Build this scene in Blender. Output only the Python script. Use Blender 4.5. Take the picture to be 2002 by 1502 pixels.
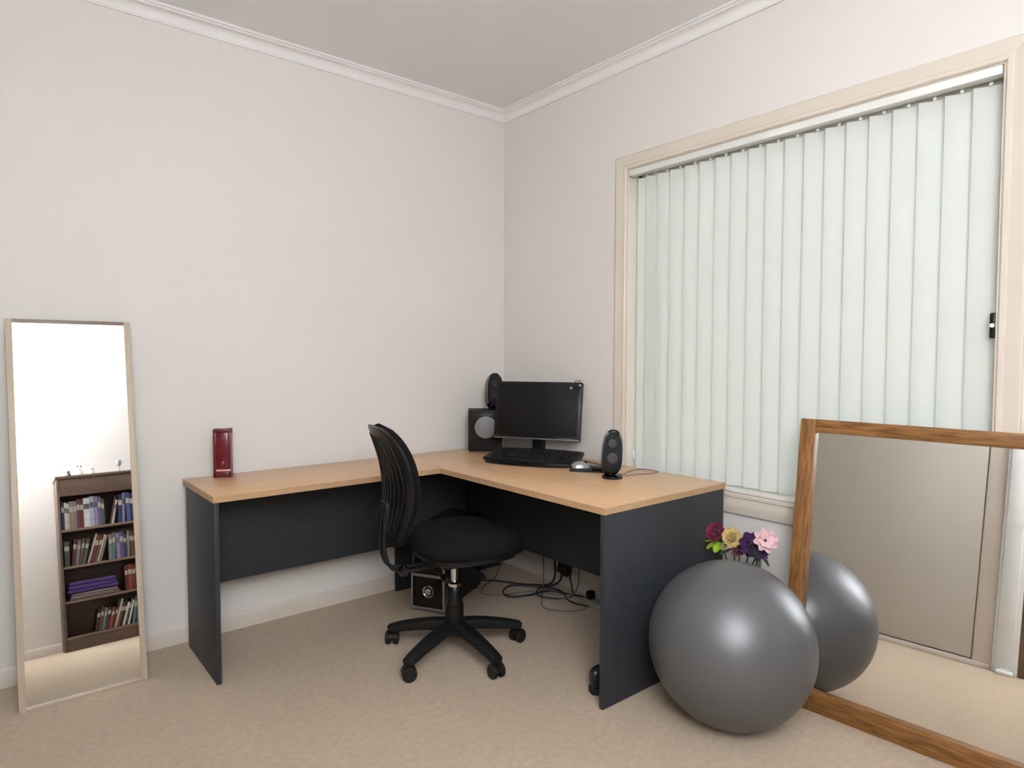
import bpy, bmesh, math, random
from mathutils import Vector, Matrix
R = math.radians
random.seed(7)
for o in list(bpy.data.objects): bpy.data.objects.remove(o)
S = bpy.context.scene
COL = S.collection

# ------------------------------------------------------------------ camera
cam = bpy.data.cameras.new('camera'); co = bpy.data.objects.new('camera', cam); COL.objects.link(co); S.camera = co
cam.sensor_fit = 'HORIZONTAL'; cam.sensor_width = 36.0; cam.lens = 36.0 * 1269.33 / 2002.0
cam.clip_start = 0.05; cam.clip_end = 60
_fw = Vector((0.6333549, 0.77269052, -0.04255511)); _r = Vector((0.77344946, -0.63385404, 0.00223237)); _u = Vector((0.0252488, 0.03432811, 0.99909163))
_m = Matrix.Identity(4)
for i in range(3): _m[i][0] = _r[i]; _m[i][1] = _u[i]; _m[i][2] = -_fw[i]
_m.translation = Vector((-2.4769, -3.0997, 1.2640)); co.matrix_world = _m

# ------------------------------------------------------------------ world, lights, exposure
W = bpy.data.worlds.new('world'); S.world = W; W.use_nodes = True
bg = W.node_tree.nodes['Background']; bg.inputs[0].default_value = (0.93, 0.97, 1.0, 1); bg.inputs[1].default_value = 2.2

def area(name, loc, target, sx, sy, power, col):
    l = bpy.data.lights.new(name, 'AREA'); l.shape = 'RECTANGLE'; l.size = sx; l.size_y = sy; l.energy = power; l.color = col
    o = bpy.data.objects.new(name, l); COL.objects.link(o); o.location = loc
    o.rotation_euler = (Vector(target) - Vector(loc)).to_track_quat('-Z', 'Y').to_euler(); return o
# the flash head, turned back towards wall and ceiling behind the photographer
fl = bpy.data.lights.new('flash', 'SPOT'); fl.energy = 600; fl.spot_size = R(112); fl.spot_blend = 1.0; fl.shadow_soft_size = 0.05; fl.color = (0.92, 1.0, 1.12)
fo = bpy.data.objects.new('flash', fl); COL.objects.link(fo); fo.location = (-2.38, -3.02, 1.50)
fo.rotation_euler = (Vector((-2.66, -3.87, 2.40)) - fo.location).to_track_quat('-Z', 'Y').to_euler()

S.view_settings.view_transform = 'Standard'; S.view_settings.look = 'None'; S.view_settings.gamma = 1; S.view_settings.use_curve_mapping = False
S.view_settings.exposure = 0.60

# ------------------------------------------------------------------ materials
MATS = {}
def mat(name, col, rough=0.6, metal=0.0, spec=0.5, noise=None, bump=None, coat=0.0, sheen=0.0):
    """noise=(scale, amount, detail) mottles the colour; bump=(scale, strength, distance)"""
    if name in MATS: return MATS[name]
    m = bpy.data.materials.new(name); m.use_nodes = True; nt = m.node_tree; b = nt.nodes['Principled BSDF']
    b.inputs['Base Color'].default_value = (*col, 1); b.inputs['Roughness'].default_value = rough; b.inputs['Metallic'].default_value = metal
    b.inputs['Specular IOR Level'].default_value = spec; b.inputs['Coat Weight'].default_value = coat; b.inputs['Sheen Weight'].default_value = sheen
    tc = nt.nodes.new('ShaderNodeTexCoord')
    if noise is None: noise = (6.0, 0.05, 3.0)
    n = nt.nodes.new('ShaderNodeTexNoise'); n.inputs['Scale'].default_value = noise[0]; n.inputs['Detail'].default_value = noise[2]
    nt.links.new(tc.outputs['Object'], n.inputs['Vector'])
    cr = nt.nodes.new('ShaderNodeValToRGB'); a = noise[1]
    cr.color_ramp.elements[0].position = 0.3; cr.color_ramp.elements[1].position = 0.7
    cr.color_ramp.elements[0].color = (*[max(0, c * (1 - a)) for c in col], 1); cr.color_ramp.elements[1].color = (*[min(1, c * (1 + a)) for c in col], 1)
    nt.links.new(n.outputs['Fac'], cr.inputs['Fac']); nt.links.new(cr.outputs['Color'], b.inputs['Base Color'])
    if bump:
        n2 = nt.nodes.new('ShaderNodeTexNoise'); n2.inputs['Scale'].default_value = bump[0]; n2.inputs['Detail'].default_value = 4
        nt.links.new(tc.outputs['Object'], n2.inputs['Vector'])
        bp = nt.nodes.new('ShaderNodeBump'); bp.inputs['Strength'].default_value = bump[1]; bp.inputs['Distance'].default_value = bump[2]
        nt.links.new(n2.outputs['Fac'], bp.inputs['Height']); nt.links.new(bp.outputs['Normal'], b.inputs['Normal'])
    MATS[name] = m; return m

def wood(name, c1, c2, rough, stretch, scale=9.0, coat=0.0, dist=3.0, ring=0.5):
    if name in MATS: return MATS[name]
    m = bpy.data.materials.new(name); m.use_nodes = True; nt = m.node_tree; b = nt.nodes['Principled BSDF']
    b.inputs['Roughness'].default_value = rough; b.inputs['Coat Weight'].default_value = coat; b.inputs['Coat Roughness'].default_value = 0.25
    tc = nt.nodes.new('ShaderNodeTexCoord'); mp = nt.nodes.new('ShaderNodeMapping'); mp.inputs['Scale'].default_value = stretch
    nt.links.new(tc.outputs['Object'], mp.inputs['Vector'])
    n = nt.nodes.new('ShaderNodeTexNoise'); n.inputs['Scale'].default_value = scale; n.inputs['Detail'].default_value = 6; n.inputs['Distortion'].default_value = dist * 0.2
    nt.links.new(mp.outputs['Vector'], n.inputs['Vector'])
    w = nt.nodes.new('ShaderNodeTexNoise'); w.inputs['Scale'].default_value = scale * 3.7; w.inputs['Detail'].default_value = 3
    nt.links.new(mp.outputs['Vector'], w.inputs['Vector'])
    mx = nt.nodes.new('ShaderNodeMath'); mx.operation = 'MULTIPLY_ADD'; mx.inputs[1].default_value = ring; 
    nt.links.new(w.outputs['Fac'], mx.inputs[0]); 
    m2 = nt.nodes.new('ShaderNodeMath'); m2.operation = 'MULTIPLY'; m2.inputs[1].default_value = 1 - ring
    nt.links.new(n.outputs['Fac'], m2.inputs[0]); nt.links.new(m2.outputs[0], mx.inputs[2])
    cr = nt.nodes.new('ShaderNodeValToRGB'); cr.color_ramp.elements[0].position = 0.36; cr.color_ramp.elements[1].position = 0.64
    cr.color_ramp.elements[0].color = (*c1, 1); cr.color_ramp.elements[1].color = (*c2, 1)
    nt.links.new(mx.outputs[0], cr.inputs['Fac']); nt.links.new(cr.outputs['Color'], b.inputs['Base Color'])
    MATS[name] = m; return m

wall_m = mat('wall_paint', (0.81, 0.77, 0.725), 0.75, spec=0.25, noise=(1.3, 0.012, 2), bump=(160, 0.06, 0.001))
ceil_m = mat('ceiling_paint', (0.92, 0.905, 0.90), 0.85, spec=0.2, noise=(1.3, 0.01, 2), bump=(120, 0.05, 0.001))
corn_m = mat('cornice_paint', (0.90, 0.875, 0.855), 0.6, spec=0.3, noise=(2, 0.01, 2))
trim_m = mat('trim_paint', (0.74, 0.655, 0.575), 0.42, noise=(3, 0.015, 2))
arch_m = mat('architrave_paint', (0.745, 0.665, 0.57), 0.38, noise=(3, 0.02, 2))
carpet_m = mat('carpet', (0.65, 0.505, 0.355), 0.97, spec=0.1, noise=(45, 0.08, 9), bump=(500, 0.9, 0.005), sheen=0.2)
alu_m = mat('cream_aluminium', (0.72, 0.69, 0.62), 0.4, metal=0.1)
beech_y = wood('beech_laminate', (0.65, 0.395, 0.205), (0.76, 0.48, 0.265), 0.34, (5, 0.55, 5), 6.0, coat=0.15)
beech_x = wood('beech_laminate_return', (0.65, 0.395, 0.205), (0.76, 0.48, 0.265), 0.34, (0.55, 5, 5), 6.0, coat=0.15)
edge_m = wood('beech_edge_band', (0.50, 0.31, 0.16), (0.58, 0.37, 0.21), 0.5, (2, 2, 8), 5.0)
char_m = mat('charcoal_laminate', (0.034, 0.038, 0.044), 0.5, spec=0.35, noise=(40, 0.12, 4), bump=(200, 0.08, 0.001))
plast_m = mat('black_plastic', (0.007, 0.007, 0.0075), 0.36, spec=0.35)
plast_r = mat('black_satin_plastic', (0.009, 0.009, 0.0095), 0.5, spec=0.35, bump=(300, 0.1, 0.0005))
gloss_m = mat('glossy_black_plastic', (0.005, 0.005, 0.0065), 0.2, spec=0.35, coat=0.1)
fabric_m = mat('black_fabric', (0.010, 0.010, 0.0105), 0.95, spec=0.12, noise=(180, 0.25, 3), bump=(600, 0.5, 0.001))
screen_m = mat('dark_screen', (0.008, 0.0072, 0.007), 0.5, spec=0.2)
chrome_m = mat('chrome', (0.80, 0.81, 0.83), 0.12, metal=1.0)
silver_m = mat('silver_plastic', (0.42, 0.44, 0.47), 0.3, metal=0.7)
dsilver_m = mat('dark_silver_trim', (0.16, 0.16, 0.17), 0.35, metal=0.6)
cone_m = mat('grey_speaker_cone', (0.20, 0.20, 0.205), 0.55, metal=0.15)
mirror_m = mat('mirror_silvering', (0.93, 0.94, 0.93), 0.012, metal=1.0, noise=(1, 0.0, 0))
ash_m = wood('pale_timber', (0.52, 0.42, 0.31), (0.60, 0.50, 0.385), 0.45, (6, 6, 0.5), 6.0)
ash_top = wood('brown_timber_edge', (0.24, 0.18, 0.14), (0.31, 0.24, 0.19), 0.45, (0.6, 6, 6), 6.0)
pine_v = wood('honey_timber_upright', (0.24, 0.098, 0.033), (0.50, 0.255, 0.105), 0.42, (7, 7, 0.9), 4.0, coat=0.2, dist=6)
pine_h = wood('honey_timber_rail', (0.24, 0.098, 0.033), (0.50, 0.255, 0.105), 0.42, (7, 0.9, 7), 4.0, coat=0.2, dist=6)
ball_m = mat('grey_vinyl', (0.155, 0.158, 0.165), 0.42, metal=0.45, noise=(3, 0.02, 2), bump=(9, 0.02, 0.002))
case_m = wood('walnut_laminate', (0.125, 0.080, 0.060), (0.18, 0.120, 0.088), 0.5, (0.8, 5, 5), 5.0)
shelf_e = wood('shelf_edge', (0.22, 0.155, 0.11), (0.28, 0.20, 0.145), 0.5, (0.8, 5, 5), 5.0)
page_m = mat('paper', (0.74, 0.70, 0.60), 0.9)
red_m = mat('dark_red_lacquer', (0.13, 0.008, 0.016), 0.3, coat=0.15)
red_d = mat('deep_red_panel', (0.15, 0.006, 0.014), 0.25, coat=0.2)
pink_m = mat('pale_pink_strip', (0.80, 0.38, 0.40), 0.3)
cable_m = mat('cable_rubber', (0.018, 0.017, 0.018), 0.5)
cable_g = mat('grey_cable_rubber', (0.17, 0.15, 0.14), 0.5)
door_m = mat('wardrobe_door_paint', (0.60, 0.555, 0.49), 0.55, noise=(2, 0.015, 2))
white_m = mat('white_gloss_paint', (0.84, 0.83, 0.81), 0.35)
dark_m = mat('dark_gap', (0.05, 0.045, 0.04), 0.8)
brown_m = wood('brown_door_timber', (0.15, 0.09, 0.04), (0.22, 0.14, 0.07), 0.5, (6, 6, 0.6), 5.0)

def blind_material():
    m = bpy.data.materials.new('blind_fabric'); m.use_nodes = True; nt = m.node_tree; nt.nodes.clear()
    out = nt.nodes.new('ShaderNodeOutputMaterial'); d = nt.nodes.new('ShaderNodeBsdfDiffuse'); t = nt.nodes.new('ShaderNodeBsdfTranslucent')
    mx = nt.nodes.new('ShaderNodeMixShader'); mx.inputs[0].default_value = 0.34
    tc = nt.nodes.new('ShaderNodeTexCoord'); n = nt.nodes.new('ShaderNodeTexNoise'); n.inputs['Scale'].default_value = 90
    cr = nt.nodes.new('ShaderNodeValToRGB'); cr.color_ramp.elements[0].color = (0.80, 0.815, 0.775, 1); cr.color_ramp.elements[1].color = (0.83, 0.845, 0.805, 1)
    nt.links.new(tc.outputs['Object'], n.inputs['Vector']); nt.links.new(n.outputs['Fac'], cr.inputs['Fac'])
    nt.links.new(cr.outputs['Color'], d.inputs['Color']); nt.links.new(cr.outputs['Color'], t.inputs['Color'])
    nt.links.new(d.outputs[0], mx.inputs[1]); nt.links.new(t.outputs[0], mx.inputs[2]); nt.links.new(mx.outputs[0], out.inputs[0]); return m
blind_m = blind_material()
def glass_material():
    m = bpy.data.materials.new('window_glass'); m.use_nodes = True; nt = m.node_tree; nt.nodes.clear()
    out = nt.nodes.new('ShaderNodeOutputMaterial'); t = nt.nodes.new('ShaderNodeBsdfTransparent'); t.inputs[0].default_value = (0.92, 0.95, 0.94, 1)
    g = nt.nodes.new('ShaderNodeBsdfGlossy'); g.inputs['Roughness'].default_value = 0.02; mx = nt.nodes.new('ShaderNodeMixShader')
    f = nt.nodes.new('ShaderNodeFresnel'); nt.links.new(f.outputs[0], mx.inputs[0])
    nt.links.new(t.outputs[0], mx.inputs[1]); nt.links.new(g.outputs[0], mx.inputs[2]); nt.links.new(mx.outputs[0], out.inputs[0]); return m
glass_m = glass_material()

# ------------------------------------------------------------------ helpers
def bx(bm, c, s, bev=0.0, rot=None, seg=2):
    """box centred at c with size s"""
    t = bmesh.new(); bmesh.ops.create_cube(t, size=1.0)
    bmesh.ops.scale(t, vec=s, verts=t.verts)
    if bev: bmesh.ops.bevel(t, geom=t.edges[:], offset=bev, segments=seg, profile=0.5, affect='EDGES')
    if rot is not None: bmesh.ops.transform(t, matrix=rot.to_4x4(), verts=t.verts)
    bmesh.ops.translate(t, vec=c, verts=t.verts); merge(bm, t); return bm
def bb(bm, x0, x1, y0, y1, z0, z1, bev=0.0, seg=2):
    return bx(bm, ((x0 + x1) / 2, (y0 + y1) / 2, (z0 + z1) / 2), (abs(x1 - x0), abs(y1 - y0), abs(z1 - z0)), bev, None, seg)
def merge(bm, t):
    vm = {v: bm.verts.new(v.co) for v in t.verts}
    for f in t.faces:
        try: nf = bm.faces.new([vm[v] for v in f.verts]); nf.smooth = f.smooth
        except ValueError: pass
    t.free()
def lathe(bm, prof, n=32, M=None, cap=True):
    """prof: list of (r, z)"""
    t = bmesh.new(); rings = []
    for r, z in prof:
        rings.append([t.verts.new((r * math.cos(2 * math.pi * k / n), r * math.sin(2 * math.pi * k / n), z)) for k in range(n)])
    for a, b in zip(rings, rings[1:]):
        for k in range(n): t.faces.new((a[k], a[(k + 1) % n], b[(k + 1) % n], b[k])).smooth = True
    if cap:
        t.faces.new(list(reversed(rings[0]))); t.faces.new(rings[-1])
    if M is not None: bmesh.ops.transform(t, matrix=M, verts=t.verts)
    merge(bm, t); return bm
def spline(pts, n=8):
    P = [Vector(p) for p in pts]; P = [2 * P[0] - P[1]] + P + [2 * P[-1] - P[-2]]; out = []
    for i in range(1, len(P) - 2):
        for k in range(n):
            t = k / n; a, b, c, d = P[i - 1:i + 3]
            out.append(0.5 * ((2 * b) + (c - a) * t + (2 * a - 5 * b + 4 * c - d) * t * t + (-a + 3 * b - 3 * c + d) * t ** 3))
    out.append(P[-2]); return out
def sweep(bm, path, prof, up=Vector((0, 0, 1)), scale=None, caps=True):
    """sweep a closed profile [(a,b)] (a: side, b: up) along path"""
    rings = []; n = len(path); k = len(prof)
    for i, p in enumerate(path):
        d = (path[min(i + 1, n - 1)] - path[max(i - 1, 0)]).normalized()
        s = d.cross(up)
        s = s.normalized() if s.length > 1e-5 else Vector((1, 0, 0)); u = s.cross(d).normalized()
        sc = scale[i] if scale else (1, 1)
        rings.append([bm.verts.new(p + s * a * sc[0] + u * b * sc[1]) for a, b in prof])
    for a, b in zip(rings, rings[1:]):
        for j in range(k): bm.faces.new((a[j], a[(j + 1) % k], b[(j + 1) % k], b[j])).smooth = True
    if caps: bm.faces.new(list(reversed(rings[0]))); bm.faces.new(rings[-1])
    return bm
def circ(r, n=8): return [(r * math.cos(2 * math.pi * k / n), r * math.sin(2 * math.pi * k / n)) for k in range(n)]
def rrect(w, h, r, n=4):
    o = []
    for cx, cy, a0 in ((w/2 - r, h/2 - r, 0), (-w/2 + r, h/2 - r, 90), (-w/2 + r, -h/2 + r, 180), (w/2 - r, -h/2 + r, 270)):
        for k in range(n + 1): a = R(a0 + 90 * k / n); o.append((cx + r * math.cos(a), cy + r * math.sin(a)))
    return o
def tube(bm, pts, r, n=8, sm=8):
    return sweep(bm, spline(pts, sm), circ(r, n))
def prism(bm, outline, z0, z1, bev=0.0, M=None):
    t = bmesh.new(); a = [t.verts.new((x, y, z0)) for x, y in outline]; b = [t.verts.new((x, y, z1)) for x, y in outline]; n = len(a)
    t.faces.new(list(reversed(a))); t.faces.new(b)
    for i in range(n): t.faces.new((a[i], a[(i + 1) % n], b[(i + 1) % n], b[i]))
    if bev:
        ed = [e for e in t.edges if abs(e.verts[0].co.z - e.verts[1].co.z) < 1e-6]
        bmesh.ops.bevel(t, geom=ed, offset=bev, segments=3, profile=0.5, affect='EDGES')
    if M is not None: bmesh.ops.transform(t, matrix=M, verts=t.verts)
    merge(bm, t); return bm
def B(): return bmesh.new()
def obj(name, bm, m, parent=None, world=False, auto=35, flip=True):
    """links bm as ONE mesh object; world=True: coordinates are world coordinates"""
    if flip: bmesh.ops.recalc_face_normals(bm, faces=bm.faces[:])
    o = bpy.data.objects.new(name, None) if bm is None else None
    me = bpy.data.meshes.new(name)
    if world and parent is not None:
        p = parent; M = Matrix.Identity(4)
        while p is not None: M = p.matrix_basis @ M; p = p.parent
        bmesh.ops.transform(bm, matrix=M.inverted(), verts=bm.verts)
    if auto:
        ca = math.cos(R(auto))
        for f in bm.faces: f.smooth = True
        for e in bm.edges:
            if len(e.link_faces) == 2:
                if e.link_faces[0].normal.dot(e.link_faces[1].normal) < ca: e.smooth = False
            else: e.smooth = False
    bm.to_mesh(me); bm.free(); me.materials.append(m)
    o = bpy.data.objects.new(name, me); COL.objects.link(o); o.parent = parent; return o
def tag(o, label, cat, group=None):
    o['label'] = label; o['category'] = cat
    if group: o['group'] = group
    return o
def thing(name, label, cat, loc=(0, 0, 0), rz=0.0, group=None):
    o = bpy.data.objects.new(name, None); COL.objects.link(o); o.empty_display_size = 0.05
    o.location = loc; o.rotation_euler = (0, 0, rz); o.matrix_basis = Matrix.Translation(loc) @ Matrix.Rotation(rz, 4, 'Z')
    return tag(o, label, cat, group)
def struct(name, bm, m, parent=None, **k):
    o = obj(name, bm, m, parent, **k)
    if parent is None: o['kind'] = 'structure'
    return o
def copy_tree(o, parent=None):
    c = o.copy(); COL.objects.link(c); c.parent = parent
    for ch in [x for x in COL.objects if x.parent == o]: copy_tree(ch, c)
    return c

# ------------------------------------------------------------------ room shell
XW, YS, H = -2.90, -3.87, 2.7207
WY0, WY1, WZ0, WZ1 = -0.965, -2.492, 0.688, 2.185      # window opening in the right-hand wall
b = B(); bb(b, XW - .1, .12, YS - .1, .12, -.08, 0); struct('floor', b, carpet_m)
b = B(); bb(b, XW - .1, .12, YS - .1, .12, H, H + .08); struct('ceiling', b, ceil_m)
b = B(); bb(b, XW - .1, .12, 0, .12, 0, H); struct('wall_left', b, wall_m)
b = B()
bb(b, 0, .12, 0, WY0, 0, H); bb(b, 0, .12, WY1, YS - .1, 0, H); bb(b, 0, .12, WY0, WY1, 0, WZ0); bb(b, 0, .12, WY0, WY1, WZ1, H)
struct('wall_right', b, wall_m)
b = B(); bb(b, XW - .1, 0, YS - .1, YS, 0, H); struct('wall_back', b, wall_m)
b = B(); bb(b, XW - .1, XW, YS, 0, 0, H); struct('wall_opposite_window', b, wall_m)

def mitred(name, prof, m, z=True):
    """closed moulding loop around the room; prof: list of (offset from wall, height)"""
    b = B(); rings = []
    for d, h in prof:
        rings.append([b.verts.new(v) for v in ((-d, -d, h), (-d, YS + d, h), (XW + d, YS + d, h), (XW + d, -d, h))])
    k = len(rings)
    for i in range(k):
        for j in range(4): b.faces.new((rings[i][j], rings[i][(j + 1) % 4], rings[(i + 1) % k][(j + 1) % 4], rings[(i + 1) % k][j]))
    return struct(name, b, m, auto=25)
cp = [(0, 2.660), (.010, 2.660), (.010, 2.667)]
for k in range(9):
    a = R(90 * k / 8); cp.append((.012 + .036 * (1 - math.cos(a)), 2.668 + .036 * math.sin(a) * 0.98))
cp += [(.050, 2.710), (.060, 2.710), (.060, 2.7215), (0, 2.7215)]
mitred('trim_1', cp, corn_m)

def skirting(name, p0, p1, n):
    """p0,p1: ends on the wall line; n: inward normal"""
    b = B(); p0 = Vector((*p0, 0)); p1 = Vector((*p1, 0)); n = Vector((*n, 0)); prof = [(0, 0), (.013, 0), (.013, .056), (.010, .066), (.006, .074), (0, .074)]
    A = [b.verts.new(p0 + n * d + Vector((0, 0, z))) for d, z in prof]; C = [b.verts.new(p1 + n * d + Vector((0, 0, z))) for d, z in prof]
    for i in range(len(prof)): b.faces.new((A[i], A[(i + 1) % len(prof)], C[(i + 1) % len(prof)], C[i]))
    b.faces.new(A); b.faces.new(C); struct(name, b, trim_m, auto=30)
skirting('baseboard_left', (XW, 0), (0, 0), (0, -1))
skirting('baseboard_right', (0, 0), (0, YS), (-1, 0))
skirting('baseboard_back', (XW, YS), (0, YS), (0, 1))
skirting('baseboard_opposite_near', (XW, YS), (XW, -2.60), (1, 0))
skirting('baseboard_opposite_far', (XW, -.95), (XW, 0), (1, 0))

# ---- window: aluminium frame with two panes, reveal lining and sill
b = B(); fx0, fx1 = .075, .115
for y0, y1, z0, z1 in ((WY0, WY0 - .035, WZ0, WZ1), (WY1 + .035, WY1, WZ0, WZ1), (WY0, WY1, WZ1 - .085, WZ1), (WY0, WY1, WZ0, WZ0 + .035)):
    bb(b, fx0, fx1, y0, y1, z0, z1, .003)
win = struct('window_1', b, alu_m)
for y0, y1 in ((WY0 - .03, WY1 + .03),):
    b = B(); bb(b, .093, .097, y0, y1, WZ0 + .03, WZ1 - .03); obj('pane', b, glass_m, win)
b = B()
bb(b, -.004, .075, WY0 + .001, WY0 - .012, WZ0, WZ1); bb(b, -.004, .075, WY1 - .001, WY1 + .012, WZ0, WZ1); bb(b, -.004, .075, WY0 - .012, WY1 + .012, WZ1 - .012, WZ1 + .001)
obj('reveal_lining', b, arch_m, win)
b = B(); bb(b, -.012, .075, WY0 - .012, WY1 + .012, WZ0 - .001, WZ0 + .012, .003); obj('sill', b, mat('sill_paint', (.84, .80, .73), .3), win)

def architrave(name, p0, p1, out, w=.066, m0=True, m1=True):
    """moulded board on the right-hand wall, inner edge p0->p1 (y,z), out = outward (y,z); mitred"""
    b = B(); p0 = Vector((0, *p0)); p1 = Vector((0, *p1)); o = Vector((0, *out)); d = (p1 - p0).normalized()
    prof = [(0, 0), (0, .012), (.004, .016), (.016, .016), (.020, .012), (.030, .013), (.046, .017), (.060, .018), (w, .014), (w, 0)]
    A = [b.verts.new(p0 + o * a - d * (a if m0 else 0) + Vector((-h, 0, 0))) for a, h in prof]
    C = [b.verts.new(p1 + o * a + d * (a if m1 else 0) + Vector((-h, 0, 0))) for a, h in prof]
    for i in range(len(prof)): b.faces.new((A[i], A[(i + 1) % len(prof)], C[(i + 1) % len(prof)], C[i]))
    b.faces.new(A); b.faces.new(C); return struct(name, b, arch_m, auto=25)
architrave('trim_2', (WY0 - .004, WZ0 - .002), (WY0 - .004, WZ1 - .008), (1, 0))
architrave('trim_3', (WY0 - .004, WZ1 - .008), (WY1 + .004, WZ1 - .008), (0, 1))
architrave('trim_4', (WY1 + .004, WZ0 - .002), (WY1 + .004, WZ1 - .008), (-1, 0))
architrave('trim_5', (WY0 - .004, WZ0 - .002), (WY1 + .004, WZ0 - .002), (0, -1), w=.086)

# ---- wardrobe front and door frame on the wall opposite the window (seen in the big mirror)
b = B(); bb(b, XW, XW + .028, -1.02, -2.195, .045, 2.06, .002); struct('door_1', b, door_m)
b = B(); bb(b, XW, XW + .040, -.98, -2.30, 0, .034, .004); bb(b, XW, XW + .040, -.98, -2.30, 2.06, 2.10, .004); struct('trim_6', b, trim_m)
b = B(); bb(b, XW, XW + .030, -2.203, -2.30, .034, 2.06, .002); bb(b, XW, XW + .034, -.98, -1.018, .034, 2.06, .002); struct('trim_7', b, trim_m)
b = B(); bb(b, XW, XW + .050, -2.302, -2.435, 0, 2.10, .006); bb(b, XW, XW + .062, -2.32, -2.41, 0, 2.10, .006); struct('trim_8', b, white_m)
b = B(); bb(b, XW, XW + .036, -2.437, -3.20, .01, 2.04, .003); d2 = struct('door_2', b, brown_m)
b = B(); lathe(b, [(.006, 0), (.006, .03), (.024, .045), (.028, .055), (.024, .068), (0.002, .072)], 20, Matrix.Translation((XW + .036, -2.48, .98)) @ Matrix.Rotation(R(90), 4, 'Y')); obj('door_knob', b, chrome_m, d2)
b = B(); bx(b, (XW + .095, -2.375, .014), (.045, .085, .028), .009, None, 3); bx(b, (XW + .095, -2.375, .032), (.025, .05, .012), .004)
tag(obj('door_stop', b, white_m), 'small white door stop on the carpet, seen in the big mirror', 'door stop')

# ---- vertical blind
vb = thing('vertical_blind', 'closed off-white vertical fabric blind hanging in the window', 'blind', (.02, (WY0 + WY1) / 2, WZ1))
b = B(); bb(b, -.006, .038, WY0 - .016, WY1 + .016, 2.143, 2.172, .003); obj('headrail', b, mat('headrail_enamel', (.84, .84, .80), .35), vb, world=True)
sw, sh = .0925, 2.131 - .707
ang = R(17)
for k in range(19):
    yc = -2.436 + k * .0792 - (.046 if k == 18 else .020 if k == 17 else .006 if k == 16 else 0)
    b = B(); n = 8; fr = []; bk = []
    for i in range(n + 1):
        t = i / n - .5; sx = .006 * (1 - 4 * t * t)
        # local: right end of the slat lies deeper in the recess
        p = Vector((sx, -t * sw, 0)); p = Matrix.Rotation(ang, 3, 'Z') @ p
        fr.append((p.x, p.y)); q = Matrix.Rotation(ang, 3, 'Z') @ Vector((sx + .0008, -t * sw, 0)); bk.append((q.x, q.y))
    prism(b, fr + bk[::-1], 0, sh)
    s = obj('slat', b, blind_m, vb, auto=30); s.location = (.020 - (.001 if k % 2 else 0), yc - (WY0 + WY1) / 2, .707 - WZ1)
    s.rotation_euler = (0, 0, R(random.uniform(-1, 1)))
    b = B(); bx(b, (0, 0, sh + .005), (.006, .010, .010), .001); obj('hanger', b, white_m, s)
b = B(); tube(b, [(.030, WY0 - .030, 2.15), (.030, WY0 - .030, 1.5), (.030, WY0 - .030, .80)], .0012, 6, 3); obj('draw_cord', b, white_m, vb, world=True)
b = B(); lathe(b, [(.002, 0), (.006, .006), (.007, .03), (.004, .045), (.001, .05)], 12, Matrix.Translation((.030, WY0 - .030, .752))); obj('cord_weight', b, white_m, vb, world=True)

ch = thing('cord_holder', 'small black cord holder on the right side of the window frame', 'cord holder', (0.02, WY1 + .018, 1.36))
b = B(); bb(b, .0, .030, WY1 + .013, WY1 + .030, 1.325, 1.405, .004); obj('holder_body', b, plast_m, ch, world=True)
b = B(); lathe(b, [(.007, 0), (.007, .003), (.001, .004)], 12, Matrix.Translation((0.0, WY1 + .022, 1.365)) @ Matrix.Rotation(R(-90), 4, 'Y')); obj('screw', b, white_m, ch, world=True)

# ------------------------------------------------------------------ corner desk
XL, D1, D2, YR, G, G2, T = -1.807, -.503, -.790, -1.557, -.070, -.040, .73
dk = thing('corner_desk', 'L-shaped corner desk with beech tops and charcoal panels', 'desk', (D2, D1, 0))
def top(name, x0, x1, y0, y1, m):
    b = B(); bb(b, x0, x1, y0, y1, T - .025, T, .0015); return obj(name, b, m, dk, world=True)
t1 = top('main_top', D2, G2, -.030, YR, beech_y)
t2 = top('return_top', XL, D2 - .0008, G + .04, D1, beech_x)
b = B()
bb(b, D2 - .0012, D2 + .0005, D1, YR, T - .0245, T - .001); bb(b, D2, G2, YR - .0012, YR + .0005, T - .0245, T - .001)
obj('edge_band', b, edge_m, t1, world=True)
b = B()
bb(b, XL, D2, D1 - .0012, D1 + .0005, T - .0245, T - .001); bb(b, XL - .0012, XL + .0005, G + .04, D1, T - .0245, T - .001)
obj('edge_band', b, edge_m, t2, world=True)
def pan(name, x0, x1, y0, y1, z0, z1):
    b = B(); bb(b, x0, x1, y0, y1, z0, z1, .0012); return obj(name, b, char_m, dk, world=True)
pan('end_panel', D2 + .003, G2 - .004, YR + .004, YR + .022, 0, T - .026)
pan('end_panel', D2 + .012, G2 - .01, -.052, -.034, 0, T - .026)
pan('end_panel', XL + .003, XL + .021, G + .005, D1 + .004, 0, T - .026)
pan('modesty_panel', XL + .022, D2 + .011, -.165, -.149, .285, T - .026)
pan('modesty_panel', -.316, -.300, -.053, YR + .023, .262, T - .026)

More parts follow.
